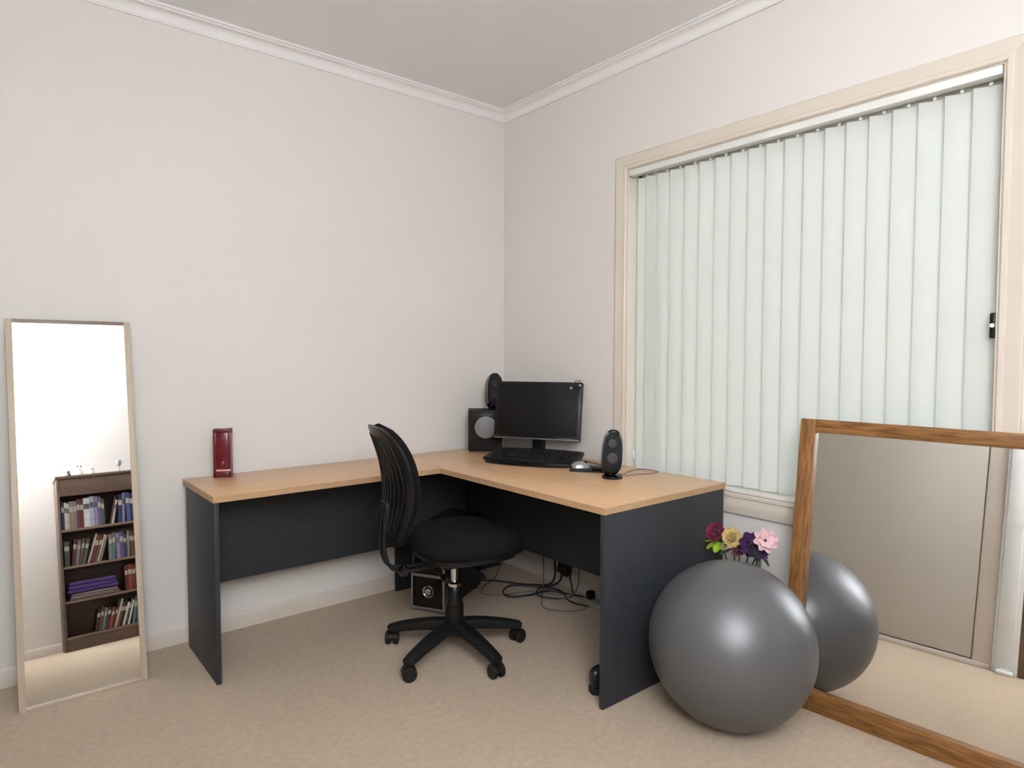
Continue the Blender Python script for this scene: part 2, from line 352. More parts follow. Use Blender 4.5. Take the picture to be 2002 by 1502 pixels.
# ------------------------------------------------------------------ office chair
cx, cy = -.935, -.835
hd = R(-12)
ck = thing('office_chair', 'black fabric swivel office chair with star base, pulled out from desk', 'chair', (cx, cy, 0), hd)
def castor(bm, x, y, az):
    pass
for k in range(5):
    a = R(54 + 72 * k) - hd; d = Vector((math.cos(a), math.sin(a), 0)); s = Vector((-d.y, d.x, 0)); r = .29
    b = B(); path = [d * .02 + Vector((0, 0, .118)), d * .10 + Vector((0, 0, .113)), d * .19 + Vector((0, 0, .098)), d * .26 + Vector((0, 0, .082)), d * .300 + Vector((0, 0, .070))]
    path = spline(path, 4); n = len(path)
    sweep(b, path, rrect(.062, .044, .014, 3), scale=[(1 - .30 * i / (n - 1), 1.15 - .40 * i / (n - 1)) for i in range(n)])
    leg = obj('leg', b, plast_r, ck)
    # castor: stem, hood and two wheels
    c = d * r; rot = Matrix.Rotation(a + R(70 + 35 * k), 4, 'Z')
    M = Matrix.Translation(c + Vector((0, 0, .029))) @ rot
    ca = B(); lathe(ca, [(.008, .02), (.008, .05)], 12, M)
    prism(ca, [(x, y) for x, y in [(.030 * math.cos(R(t)), .030 * math.sin(R(t))) for t in range(0, 181, 15)]], -.009, .009, 0, M @ Matrix.Rotation(R(90), 4, 'X'))
    cs = obj('castor', ca, plast_m, leg)
    for sgn in (-1, 1):
        bw = B(); lathe(bw, [(.004, -.010), (.025, -.010), (.029, -.006), (.029, .006), (.025, .010), (.004, .010)], 24, M @ Matrix.Translation((0, sgn * .018, 0)) @ Matrix.Rotation(R(90), 4, 'X')); obj('wheel', bw, plast_r, leg)
b = B(); lathe(b, [(.030, .078), (.046, .082), (.048, .12), (.044, .138), (.036, .142)], 28); obj('hub', b, plast_r, ck)
b = B(); lathe(b, [(.040, .140), (.039, .21), (.036, .212), (.035, .280), (.030, .288)], 28); obj('column_cover', b, plast_m, ck)
b = B(); lathe(b, [(.015, .29), (.015, .40)], 20); lathe(b, [(.027, .270), (.027, .300), (.019, .308)], 20); obj('gas_lift', b, chrome_m, ck)  # lower chrome collar added in place of the flash glint on the column cover
# mechanism
b = B(); bx(b, (.02, 0, .405), (.20, .13, .035), .008); bx(b, (-.02, 0, .385), (.09, .08, .03), .008); mech = obj('tilt_mechanism', b, plast_m, ck)
b = B(); tube(b, [(.03, -.06, .400), (.03, -.16, .398), (.03, -.215, .388)], .005, 8, 3); tube(b, [(.03, -.205, .392), (.03, -.235, .384)], .010, 10, 2); obj('lever', b, plast_m, mech)
b = B(); tube(b, [(-.10, -.05, .385), (-.10, -.13, .378)], .005, 8, 3); tube(b, [(-.10, -.12, .379), (-.10, -.165, .374)], .012, 10, 2); obj('lever', b, gloss_m, mech)
# seat: upholstered cushion over a plastic pan
def superell(ax, ay, e, n=48):
    o = []
    for k in range(n):
        t = 2 * math.pi * k / n; c_, s_ = math.cos(t), math.sin(t)
        o.append((ax * math.copysign(abs(c_) ** (2 / e), c_), ay * math.copysign(abs(s_) ** (2 / e), s_)))
    return o
b = B(); rings = []; sx0 = .045
for f, z in ((.80, .452), (.93, .455), (.985, .466), (1.0, .481), (.985, .498), (.95, .511), (.86, .521), (.70, .526), (.45, .523), (.2, .520)):
    ring = []
    for (x, y) in superell(.235, .238, 3.0):
        zz = z
        if x > 0 and f > .0: zz -= .030 * max(0, (x * f - .10) / .135) ** 1.6     # waterfall front
        if z > .51: zz += .012 * (abs(y) * f / .238) ** 2
        ring.append(b.verts.new((sx0 + x * f * (1.0), y * f, zz)))
    rings.append(ring)
n = len(rings[0])
for r0, r1 in zip(rings, rings[1:]):
    for i in range(n): b.faces.new((r0[i], r0[(i + 1) % n], r1[(i + 1) % n], r1[i]))
b.faces.new(list(reversed(rings[0]))); b.faces.new(rings[-1])
obj('seat', b, fabric_m, ck, auto=80)
b = B(); prism(b, [(x + sx0, y) for x, y in superell(.205, .205, 3.0)],   .430, .454, .006); obj('seat_pan', b, plast_r, ck, auto=60)
# backrest: curved shell with a padded front, leaning back
def back_pt(u, v, off):
    """u across -1..1, v up 0..1, off: thickness offset (positive = to the rear)"""
    z = .505 + v * .49
    cxb = -.288 + .022 * math.sin(v * math.pi) - .052 * max(0, v - .42) ** 1.55 / .58 ** 1.55
    wid = .195 * (0.56 + .44 * math.sin(min(1, v / .55) * math.pi / 2)) if v < .55 else .195 * math.sqrt(max(0.0, 1 - ((v - .55) / .45) ** 3.9)) * .98 + .004
    if v < .10: wid *= .62 + .38 * math.sqrt(max(0, 1 - ((.10 - v) / .10) ** 2))
    y = u * wid; x = cxb + .034 * (u * wid / .195) ** 2 - off
    return Vector((x, y, z))
def shell(bm, o0, o1, inset=0.0, nu=20, nv=28):
    g = [[], []]
    for j in range(nv + 1):
        v = inset + (1 - 2 * inset) * j / nv; rows = ([], [])
        for i in range(nu + 1):
            u = (-1 + 2 * i / nu) * (1 - inset); e = min(1, (1 - abs(u)) / .16); e2 = min(1, min(v, 1 - v) / .05)
            k = math.sqrt(max(0, 1 - (1 - e) ** 2)) * math.sqrt(max(0, 1 - (1 - e2) ** 2))
            mid = (o0 + o1) / 2; hw = (o1 - o0) / 2 * (0.25 + .75 * k)
            rows[0].append(bm.verts.new(back_pt(u, v, mid - hw))); rows[1].append(bm.verts.new(back_pt(u, v, mid + hw)))
        g[0].append(rows[0]); g[1].append(rows[1])
    for s in (0, 1):
        for j in range(nv):
            for i in range(nu): bm.faces.new((g[s][j][i], g[s][j][i + 1], g[s][j + 1][i + 1], g[s][j + 1][i]))
    for j in range(nv):
        for i in (0, nu): bm.faces.new((g[0][j][i], g[0][j + 1][i], g[1][j + 1][i], g[1][j][i]))
    for j in (0, nv):
        for i in range(nu): bm.faces.new((g[0][j][i], g[0][j][i + 1], g[1][j][i + 1], g[1][j][i]))
    return bm
b = B(); shell(b, -.030, .000); br = obj('backrest', b, fabric_m, ck, auto=60)
b = B(); shell(b, .000, .020, .02); bs = obj('back_shell', b, plast_m, br, auto=50)
for k in range(9):                                      # moulded ribs down the rear shell
    u = -.78 + 1.56 * k / 8; b = B()
    path = [back_pt(u * (1 - .25 * abs(v - .5)), v, .021) for v in [.10 + .80 * i / 16 for i in range(17)]]
    sweep(b, path, circ(.0035, 6), up=Vector((-1, 0, 0))); obj('rib', b, plast_r, br)
b = B()
for sy in (-.028, .028):
    sweep(b, spline([Vector((-.300, sy, .66)), Vector((-.312, sy, .58)), Vector((-.312, sy, .49)), Vector((-.285, sy, .415)), Vector((-.215, sy, .392)), Vector((-.06, sy, .397))], 6), rrect(.020, .014, .005, 3), up=Vector((1, 0, .3)))
bx(b, (-.300, 0, .62), (.020, .085, .12), .006)
obj('back_support', b, plast_r, ck)
b = B(); M = Matrix.Translation((-.245, -.045, .405)) @ Matrix.Rotation(R(90), 4, 'X'); lathe(b, [(.010, 0), (.020, .004), (.022, .02), (.018, .034), (.003, .036)], 14, M); obj('adjuster_knob', b, gloss_m, ck)

# ------------------------------------------------------------------ mirrors
# narrow leaning mirror by the left wall
a1 = math.atan2(.224, 1.40)
lm = thing('leaning_mirror', 'tall narrow pale-timber mirror leaning against the left wall', 'mirror', (-2.200, -.272, 0))
lm.rotation_euler = (-a1, 0, 0); lm.matrix_basis = Matrix.Translation(lm.location) @ lm.rotation_euler.to_matrix().to_4x4()
hw, LH, fwid = .2015, 1.418, .021
def fr_strip(name, x0, x1, z0, z1, m, par, y0=.0, y1=.020):
    b = B(); bb(b, x0, x1, y0, y1, z0, z1, .002); return obj(name, b, m, par)
fr_strip('frame_upright', -hw, -hw + fwid, 0, LH, ash_m, lm); fr_strip('frame_upright', hw - fwid, hw, 0, LH, ash_m, lm)
fr_strip('frame_rail', -hw + fwid, hw - fwid, LH - .014, LH, ash_top, lm); fr_strip('frame_rail', -hw + fwid, hw - fwid, 0, .012, ash_m, lm)
b = B(); bb(b, -hw + fwid, hw - fwid, .005, .009, .012, LH - .014); obj('mirror_glass', b, mirror_m, lm)
b = B(); bb(b, -hw + .004, hw - .004, .0095, .018, .004, LH - .004); obj('backing_board', b, case_m, lm)

# big timber framed mirror on the right
bm_ = thing('framed_mirror', 'large honey-brown timber framed mirror standing on the carpet at right', 'mirror', (-.217, -2.0, 0))
ma, mb_ = .133, .074
nrm = Vector((-math.cos(ma) * math.cos(mb_), -math.cos(ma) * math.sin(mb_), math.sin(ma)))
tv = Vector((0, 0, 1)).cross(nrm).normalized()
if tv.y > 0: tv = -tv
upv = nrm.cross(tv); upv = upv if upv.z > 0 else -upv
M3 = Matrix((tv, upv, nrm)).transposed()                # local x along frame, y up the frame, z out of the glass
bm_.rotation_euler = M3.to_euler(); bm_.matrix_basis = Matrix.Translation(bm_.location) @ bm_.rotation_euler.to_matrix().to_4x4()
L0, MH, MW, fw_, ft = -.088, 1.043, 1.30, .056, .034
def bar(name, x0, x1, y0, y1, m):
    b = B(); bb(b, x0, x1, y0, y1, -ft, 0, .004); return obj(name, b, m, bm_)
pv = wood('honey_upright', (0.13, 0.050, 0.012), (0.38, 0.175, 0.050), 0.45, (8, 0.8, 8), 4.0, coat=0.08, dist=8)
ph = wood('honey_rail', (0.13, 0.050, 0.012), (0.38, 0.175, 0.050), 0.45, (0.8, 8, 8), 4.0, coat=0.08, dist=8)
bar('frame_upright', L0, L0 + fw_, .0, MH, pv); bar('frame_upright', L0 + MW - fw_, L0 + MW, 0, MH, pv)
bar('frame_rail', L0 + fw_, L0 + MW - fw_, 0, fw_ + .016, ph); bar('frame_rail', L0 + fw_, L0 + MW - fw_, MH - fw_ + .008, MH, ph)
b = B(); bb(b, L0 + fw_ - .008, L0 + MW - fw_ + .008, fw_ - .004, MH - fw_ + .008, -.026, -.021); obj('mirror_glass', b, mirror_m, bm_)
b = B(); bb(b, L0 + .01, L0 + MW - .01, .01, MH - .01, -.042, -ft - .001); obj('backing_board', b, case_m, bm_)

# ------------------------------------------------------------------ exercise ball
b = B(); bmesh.ops.create_uvsphere(b, u_segments=96, v_segments=64, radius=.280)
for v in b.verts:
    if v.co.z < -.262: v.co.z = -.262 + (v.co.z + .262) * .25
    v.co.z *= 1.0
ball = tag(obj('exercise_ball', b, ball_m, auto=180), 'large grey inflatable exercise ball on the carpet beside the desk', 'exercise ball')
ball.location = (-.473, -1.862, .2665)
b = B(); lathe(b, [(.012, -.004), (.012, .001), (.008, .0025), (.001, .0025)], 16, Matrix.Rotation(R(-100), 4, 'X') @ Matrix.Translation((0, 0, .280))); obj('valve_plug', b, plast_m, ball)

# ------------------------------------------------------------------ things on the desk
Z = T
# monitor
mo = thing('computer_monitor', 'black flat-screen computer monitor standing on desk in corner', 'monitor', (-.172, -.500, Z), R(-59))
# local: x along screen to the right as seen, y towards back; tilt back
ti = Matrix.Translation((0, -.03, .092)) @ Matrix.Rotation(R(-11), 4, 'X')
def tb(bm, x0, x1, y0, y1, z0, z1, bev=.002):
    t = B(); bb(t, x0, x1, y0, y1, z0, z1, bev); bmesh.ops.transform(t, matrix=ti, verts=t.verts); merge(bm, t); return bm
mw, mh = .240, .312
b = B(); tb(b, -mw, mw, 0, .035, 0, mh, .006); tb(b, -mw + .06, mw - .06, .03, .06, .05, mh - .05, .012)
case = obj('screen_housing', b, plast_m, mo)
b = B(); tb(b, -mw + .016, mw - .016, -.0015, .003, .024, mh - .016, .0005); obj('screen', b, screen_m, mo)
b = B(); tb(b, -mw + .001, mw - .001, -.003, .004, .0, .007, .001); obj('lower_trim', b, dsilver_m, case)
b = B()
for k in range(5): tb(b, .12 + .018 * k, .128 + .018 * k, -.003, 0, .010, .014, .0005)
obj('buttons', b, dsilver_m, case)
b = B(); bx(b, (0, .035, .07), (.07, .022, .13), .006); obj('stand_neck', b, plast_m, mo)
b = B(); prism(b, superell(.125, .085, 2.2, 40), 0, .012, .004, Matrix.Translation((0, .02, 0))); obj('stand_base', b, gloss_m, mo)
b = B(); prism(b, superell(.050, .010, 2.0, 24), .012, .015, .001, Matrix.Translation((0.0, -.045, 0))); obj('stand_oval', b, silver_m, mo)  # thin silver oval on the front of the stand base

# earphones hung over the monitor's right corner
ep = thing('earphones', 'black corded earphones hanging over the monitor right-hand top corner', 'earphones', (0, 0, 0))
def mp(x, y, z): return mo.matrix_basis @ (ti @ Vector((x, y, z)))
ep.location = mp(mw - .04, -.01, mh); ep.matrix_basis = Matrix.Translation(ep.location)
b = B(); tube(b, [mp(mw - .055, -.006, mh - .10), mp(mw - .05, -.007, mh - .03), mp(mw - .035, -.004, mh + .006), mp(mw - .03, .020, mh + .010), mp(mw - .015, .020, mh + .009), mp(mw - .012, -.006, mh + .004), mp(mw - .020, -.009, mh - .06), mp(mw - .012, -.009, mh - .20), mp(mw - .03, -.009, mh - .27)], .0016, 6, 6)
obj('cord', b, cable_m, ep, world=True)
for x, z in ((mw - .055, mh - .035), (mw - .008, mh - .020)):
    b = B(); lathe(b, [(.003, -.006), (.008, -.005), (.009, 0), (.006, .005), (.001, .007)], 14, Matrix.Translation(mp(x, -.014, z)) @ Matrix.Rotation(R(30), 4, 'Z') @ Matrix.Rotation(R(80), 4, 'X')); obj('earbud', b, silver_m, ep, world=True)

# keyboard
kb = thing('computer_keyboard', 'long black curved keyboard lying in front of the monitor', 'keyboard', (-.322, -.655, Z + .006), R(-59))
kb.rotation_euler = (R(9), 0, R(-59)); kb.matrix_basis = Matrix.Translation(kb.location + Vector((0, 0, .016))) @ kb.rotation_euler.to_matrix().to_4x4()
b = B(); bx(b, (-.18, .085, -.006), (.03, .012, .030), .003); bx(b, (.18, .085, -.006), (.03, .012, .030), .003); obj('folding_feet', b, plast_m, kb)
ol = []
for k in range(21): t = -1 + 2 * k / 20; ol.append((t * .248, -.100 + .016 * t * t))
for k in range(21): t = 1 - 2 * k / 20; ol.append((t * .236, .098 - .022 * t * t))
b = B(); prism(b, ol, .003, .020, .005); obj('keyboard_body', b, plast_r, kb)
keys = B()
kw = .0185
kpr = []
for row in range(6):
    for c in range(22):
        if row == 0 and c % 5 == 4: continue
        if c in (15, 18): continue
        if row == 0 and 3 < c < 10:
            continue
        kpr.append((-.205 + c * kw * 1.06, -.066 + row * .0225))
mk = None
for (x, y) in kpr:
    if mk is None:
        b = B(); bx(b, (0, 0, .0), (.0155, .0165, .008), .002, seg=1); mk = obj('key', b, plast_m, kb); kk = mk
    else: kk = mk.copy(); COL.objects.link(kk); kk.parent = kb
    kk.location = (x, y, .023)
b = B(); bx(b, (-.205 + 6.5 * kw * 1.06, -.066, .023), (.112, .0165, .008), .002); obj('space_bar', b, plast_m, kb)
b = B(); prism(b, [(x * .98, y) for x, y in [(-.235, -.084), (-.12, -.097), (0, -.102), (.12, -.097), (.235, -.084), (.228, -.118), (.1, -.140), (0, -.145), (-.1, -.140), (-.228, -.118)]], .002, .012, .003); obj('wrist_rest', b, gloss_m, kb)

# mouse pad and mouse
mpd = tag(obj('mouse_pad', prism(B(), rrect(.21, .18, .015, 4), 0, .004, .001), mat('dark_rubber', (.02, .022, .025), .7)), 'dark mouse pad lying on desk between keyboard and right speaker', 'mouse pad')
mpd.location = (-.240, -.985, Z); mpd.rotation_euler = (0, 0, R(-55))
ms = thing('computer_mouse', 'silver and black computer mouse on the dark mouse pad', 'mouse', (-.270, -.925, Z + .0042), R(-35))
b = B(); n = 20; rings = []
for i in range(11):
    t = i / 10; x = -.045 + .090 * t; w = .026 * (1 - abs(2 * t - 1) ** 3.5) ** .5 + .001; h = .029 * (math.sin(math.pi * min(1, .12 + t * .86)) ** .7) + .002
    rings.append([b.verts.new((x, w * math.cos(math.pi * k / n * 2), max(0, h * math.sin(math.pi * k / n * 2)))) for k in range(n)])
for r0, r1 in zip(rings, rings[1:]):
    for i in range(n): b.faces.new((r0[i], r0[(i + 1) % n], r1[(i + 1) % n], r1[i]))
b.faces.new(rings[0]); b.faces.new(rings[-1])
obj('mouse_shell', b, silver_m, ms, auto=70)
b = B(); lathe(b, [(.001, -.004), (.008, -.003), (.008, .003), (.001, .004)], 14, Matrix.Translation((.024, 0, .023)) @ Matrix.Rotation(R(90), 4, 'X')); obj('scroll_wheel', b, plast_m, ms)
b = B(); tube(b, [(.050, 0, .008), (.09, .01, .003), (.14, .05, .0025), (.20, .05, .0025)], .0018, 6, 6); obj('cord', b, cable_m, ms)
# glossy black pocket-sized gadget on the pad
gd = thing('pocket_player', 'small glossy black gadget with silver end on the mouse pad by speaker', 'gadget', (-.245, -1.040, Z + .0042), R(-50))
b = B(); bx(b, (0, 0, .010), (.095, .055, .020), .006); obj('gadget_body', b, gloss_m, gd)
b = B(); bx(b, (.047, 0, .010), (.008, .050, .016), .003); obj('end_cap', b, silver_m, gd)

# speakers
def satellite(name, label, loc, rz, lean):
    s = thing(name, label, 'speaker', loc, rz, 'pair of black satellite speakers')
    # local -y is the front
    L = Matrix.Rotation(R(lean), 4, 'X')
    ol = []
    for (x, z) in superell(.045, .101, 2.7, 40): ol.append((x * (1 - .08 * (z / .098)) + .06 * z, z + .112))
    M = L @ Matrix.Rotation(R(90), 4, 'X')
    b = B(); prism(b, ol, -.060, .0, .010, M); obj('cabinet', b, gloss_m, s, auto=40)
    b = B(); prism(b, [(x * .86, .112 + (z - .112) * .90) for x, z in ol], 0.0, .010, .006, M); obj('grille', b, mat('speaker_mesh', (.010, .010, .0105), .6, spec=.25, bump=(500, .6, .001)), s, auto=60)
    for zz, rr in ((.150, .020), (.085, .024)):
        b = B(); lathe(b, [(rr, .0085), (rr, .0115), (rr * .85, .0125), (rr * .3, .0105), (.001, .0110)], 20, M @ Matrix.Translation((0, zz, 0))); obj('driver', b, mat('driver_grey', (.028, .028, .030), .4, spec=.3), s)
    b = B(); prism(b, superell(.045, .050, 2.3, 32), 0, .010, .003, Matrix.Translation((0, .005, 0))); bx(b, (0, .022, .02), (.03, .025, .03), .006); obj('stand', b, gloss_m, s)
    return s
satellite('satellite_speaker', 'black oval satellite speaker standing on desk right of monitor', (-.335, -1.185, Z), R(-44), -7)
sub = thing('subwoofer', 'black box subwoofer with round grey cone, left of monitor', 'speaker', (-.262, -.158, Z), R(-36))
b = B(); bb(b, -.095, .095, -.065, .100, .006, .232, .004); cab = obj('cabinet', b, mat('dark_brown_black', (.013, .010, .009), .55, spec=.25), sub)
M = Matrix.Translation((.002, -.065, .138)) @ Matrix.Rotation(R(90), 4, 'X')
b = B(); lathe(b, [(.075, -.004), (.075, .004), (.068, .006), (.064, .004)], 40, M, cap=False); obj('surround', b, plast_m, sub)
b = B(); lathe(b, [(.064, .001), (.060, .006), (.040, .010), (.02, .012), (.001, .0125)], 40, M); obj('cone', b, cone_m, sub)
b = B()
for x in (-.08, .08):
    for y in (-.055, .085): lathe(b, [(.010, 0), (.010, .007)], 12, Matrix.Translation((x, y, 0)))
obj('feet', b, plast_m, sub)
satellite('satellite_speaker', 'black oval satellite speaker standing on top of the subwoofer', (-.212, -.200, Z + .232), R(-20), -12)

# loose speaker lead on the desk
b = B(); tube(b, [(-.290, -1.185, Z + .012), (-.235, -1.165, Z + .003), (-.15, -1.13, Z + .003), (-.07, -1.13, Z + .003), (-.060, -1.215, Z + .003), (-.12, -1.235, Z + .003), (-.20, -1.205, Z + .003), (-.27, -1.20, Z + .004)], .002, 6, 8)
tag(obj('speaker_lead', b, cable_g), 'thin grey lead looped on the desk right of the speaker', 'cable')
b = B(); tube(b, [(-.29, -1.125, Z + .003), (-.20, -1.03, Z + .009), (-.13, -.92, Z + .003), (-.11, -.80, Z + .003), (-.09, -.66, Z + .003)], .0022, 6, 8)
tag(obj('monitor_lead', b, cable_m), 'dark lead lying on the desk behind mouse pad', 'cable')

# red ornament
rd = thing('red_ornament', 'tall narrow dark red box-shaped ornament at left end of desk', 'ornament', (-1.655, -.085, Z), R(-26))
b = B(); w_, h_, dd = .036, .212, .026
for x in (-w_ + .006, w_ - .006):
    bb(b, x - .006, x + .006, -dd, dd, 0, h_, .002)
bb(b, -w_, w_, -dd, dd, h_ - .016, h_, .002); bb(b, -w_, w_, -dd, dd, 0, .024, .002); obj('case', b, red_m, rd)
b = B(); bb(b, -w_ + .011, w_ - .011, -dd + .006, dd - .004, .022, h_ - .014, .001); obj('inner_panel', b, red_d, rd)
b = B(); bb(b, -w_ + .012, w_ - .001, -dd - .0025, -dd + .002, .027, .036, .001); obj('pale_strip', b, pink_m, rd)
b = B(); lathe(b, [(.012, 0), (.013, .004), (.010, .006), (.001, .007)], 20, Matrix.Translation((0, -dd + .006, .060)) @ Matrix.Rotation(R(90), 4, 'X')); obj('knob', b, red_m, rd)

# ------------------------------------------------------------------ computer tower under the desk
tw = thing('computer_tower', 'black desktop computer tower with silver-edged front, under desk corner', 'computer', (-.695, -.345, 0), R(30))
# local: front faces -x ; width along y
wd, dp, ht = .092, .42, .42
b = B(); bb(b, -.10, dp - .10, -wd, wd, .012, ht, .004); obj('tower_case', b, plast_m, tw)
b = B(); bb(b, -.118, -.098, -wd + .001, wd - .001, .014, ht - .002, .008); fp = obj('front_panel', b, gloss_m, tw)
b = B(); xf = -.1195
bb(b, xf - .005, xf + .004, -wd, -wd + .012, .016, .300, .001); bb(b, xf - .005, xf + .004, wd - .008, wd, .016, .19, .001); bb(b, xf - .005, xf + .004, -wd, wd, .178, .191, .001); bb(b, xf - .005, xf + .004, -wd, wd, .016, .027, .001)
obj('silver_edging', b, silver_m, fp)
M = Matrix.Translation((xf + .001, .0, .105)) @ Matrix.Rotation(R(-90), 4, 'Y')
b = B(); lathe(b, [(.030, 0), (.030, .002), (.027, .003), (.024, .001)], 32, M, cap=False); lathe(b, [(.018, .001), (.016, .006), (.008, .010), (.001, .011)], 24, M); obj('round_button', b, chrome_m, fp)
for z0 in (.235, .262, .330, .375):
    b = B(); bb(b, xf - .002, xf + .002, -wd + .016, wd - .016, z0, z0 + (.014 if z0 < .3 else .035), .001); obj('drive_bay', b, plast_r, fp)
b = B()
for x in (-.07, dp - .14):
    for y in (-wd + .02, wd - .02): lathe(b, [(.012, 0), (.012, .013)], 12, Matrix.Translation((x, y, 0)))
obj('feet', b, plast_m, tw)

# ------------------------------------------------------------------ cables and power board under the desk
def cable(name, pts, r, m, label):
    b = B(); tube(b, pts, r, 6, 8); tag(obj(name, b, m), label, 'cable', 'cables tangled under the desk')
e = .006
cable('power_cable', [(-.12, -.62, .42), (-.10, -.61, .20), (-.09, -.60, .06), (-.14, -.50, e), (-.24, -.38, e), (-.34, -.42, e), (-.36, -.50, e), (-.26, -.55, e), (-.15, -.58, e + .008), (-.10, -.66, e), (-.06, -.78, e), (-.10, -.95, e)], .0058, cable_m, 'thick black cable hanging behind the desk panel and looping on carpet')
cable('power_cable', [(-.15, -.60, .44), (-.13, -.60, .20), (-.12, -.57, .05), (-.16, -.43, e), (-.26, -.28, e), (-.33, -.20, e), (-.345, -.15, e)], .0050, cable_m, 'black cable running along the carpet towards the computer tower')
cable('data_cable', [(-.10, -.65, .40), (-.08, -.66, .12), (-.10, -.70, e), (-.20, -.66, e), (-.24, -.58, e + .006), (-.16, -.53, e + .01), (-.11, -.62, e + .01), (-.16, -.75, e), (-.12, -.90, e)], .0040, cable_m, 'thin black cable curled in a small loop on the carpet')
cable('data_cable', [(-.13, -.17, .30), (-.16, -.18, .10), (-.24, -.22, e), (-.38, -.30, e), (-.44, -.38, e), (-.36, -.46, e), (-.22, -.52, e), (-.14, -.64, e), (-.08, -.72, .05), (-.07, -.72, .35)], .0038, cable_g, 'grey cable in a wide loop beside the computer tower')
cable('data_cable', [(-.07, -.40, .30), (-.07, -.44, .14), (-.12, -.50, .03), (-.24, -.62, e), (-.32, -.74, e), (-.22, -.86, e), (-.10, -.84, e)], .0034, cable_g, 'thin grey cable lying in front of the others')
ad = thing('power_adapter', 'black box-shaped power adapter hanging among the cables under the desk', 'adapter', (-.105, -.655, .165))
b = B(); bx(b, (0, 0, .0), (.045, .075, .11), .006, Matrix.Rotation(R(12), 3, 'X')); obj('adapter_body', b, plast_m, ad)
b = B(); tube(b, [(0, .012, .05), (.0, .018, .12), (-.01, .02, .26)], .003, 6, 4); obj('lead', b, cable_m, ad)
pb = thing('power_board', 'off-white power board on carpet under the desk by end panel', 'power board', (-.115, -.93, 0), R(84))
b = B(); bx(b, (0, 0, .017), (.26, .055, .034), .006); obj('board_body', b, mat('aged_white_plastic', (.42, .41, .34), .4), pb)
for k in range(4):
    b = B(); bx(b, (-.09 + .058 * k, 0, .0345), (.032, .032, .003), .001); obj('socket', b, mat('socket_grey', (.25, .25, .22), .4), pb)
b = B(); bx(b, (.09, 0, .055), (.034, .038, .040), .006); plug = obj('plug', b, plast_m, pb)
b = B(); bx(b, (-.03, 0, .060), (.045, .050, .050), .006); obj('plug', b, plast_m, pb)

# shoe beside the near end panel (only heel shows)
sh_ = thing('shoe', 'black shoe on the carpet, peeking out behind the desk end panel', 'shoe', (-.660, -1.445, 0), R(8))
b = B(); rings = []; n = 24
for i in range(15):
    t = i / 14; x = -.085 + .25 * t; wdt = .040 * (1 - abs(2 * t - 1) ** 4) ** .5 * (0.9 + .15 * t) + .001
    h = (.098 if t < .25 else .098 - .055 * min(1, (t - .25) / .5)) * (1 - max(0, (t - .85) / .15) ** 2 * .6) * (1 if t > .02 else .75)
    rings.append([b.verts.new((x, wdt * math.cos(2 * math.pi * k / n), .020 + max(0, (h - .02) * (.5 + .5 * math.sin(2 * math.pi * k / n)) if True else 0))) for k in range(n)])
for r0, r1 in zip(rings, rings[1:]):
    for i in range(n): b.faces.new((r0[i], r0[(i + 1) % n], r1[(i + 1) % n], r1[i]))
b.faces.new(rings[0]); b.faces.new(rings[-1]); obj('upper', b, mat('black_leather', (.014, .013, .018), .3), sh_, auto=60)
so = [(x, y) for x, y in [(-.082 + .245 * t, s * (.042 * (1 - abs(2 * t - 1) ** 4) ** .5)) for s in (1,) for t in [i / 16 for i in range(17)]]] + [(-.082 + .245 * t, -.042 * (1 - abs(2 * t - 1) ** 4) ** .5) for t in [i / 16 for i in range(15, 0, -1)]]
b = B(); prism(b, so, .0, .022, .003); obj('sole', b, plast_r, sh_)

# ------------------------------------------------------------------ flowers behind the ball
vs = B(); prof = [(.036, 0), (.044, .004), (.052, .06), (.050, .14), (.036, .20), (.032, .235), (.038, .26), (.035, .26), (.029, .235), (.033, .20), (.046, .14), (.048, .06), (.040, .012), (.001, .010)]
lathe(vs, prof, 32, cap=False)
vase = tag(obj('vase', vs, mat('blue_grey_ceramic', (.18, .22, .28), .2, coat=.4), flip=True), 'ceramic vase behind the ball, holding the artificial flowers', 'vase'); vase.location = (-.120, -1.675, 0)
VP_ = Vector((-.120, -1.675, .012))
petal_cache = {}
def petal_bm(L, w, cup, tip):
    b = B(); g = []
    for i in range(6):
        t = i / 5; row = []
        for j in range(5):
            s = -1 + j / 2; ww = w * math.sin(math.pi * min(.97, .12 + .80 * t)) ** .8
            row.append(b.verts.new((L * t, s * ww, cup * t * t + .25 * w * s * s - tip * max(0, t - .6) ** 2)))
        g.append(row)
    for i in range(5):
        for j in range(4): b.faces.new((g[i][j], g[i][j + 1], g[i + 1][j + 1], g[i + 1][j]))
    return b
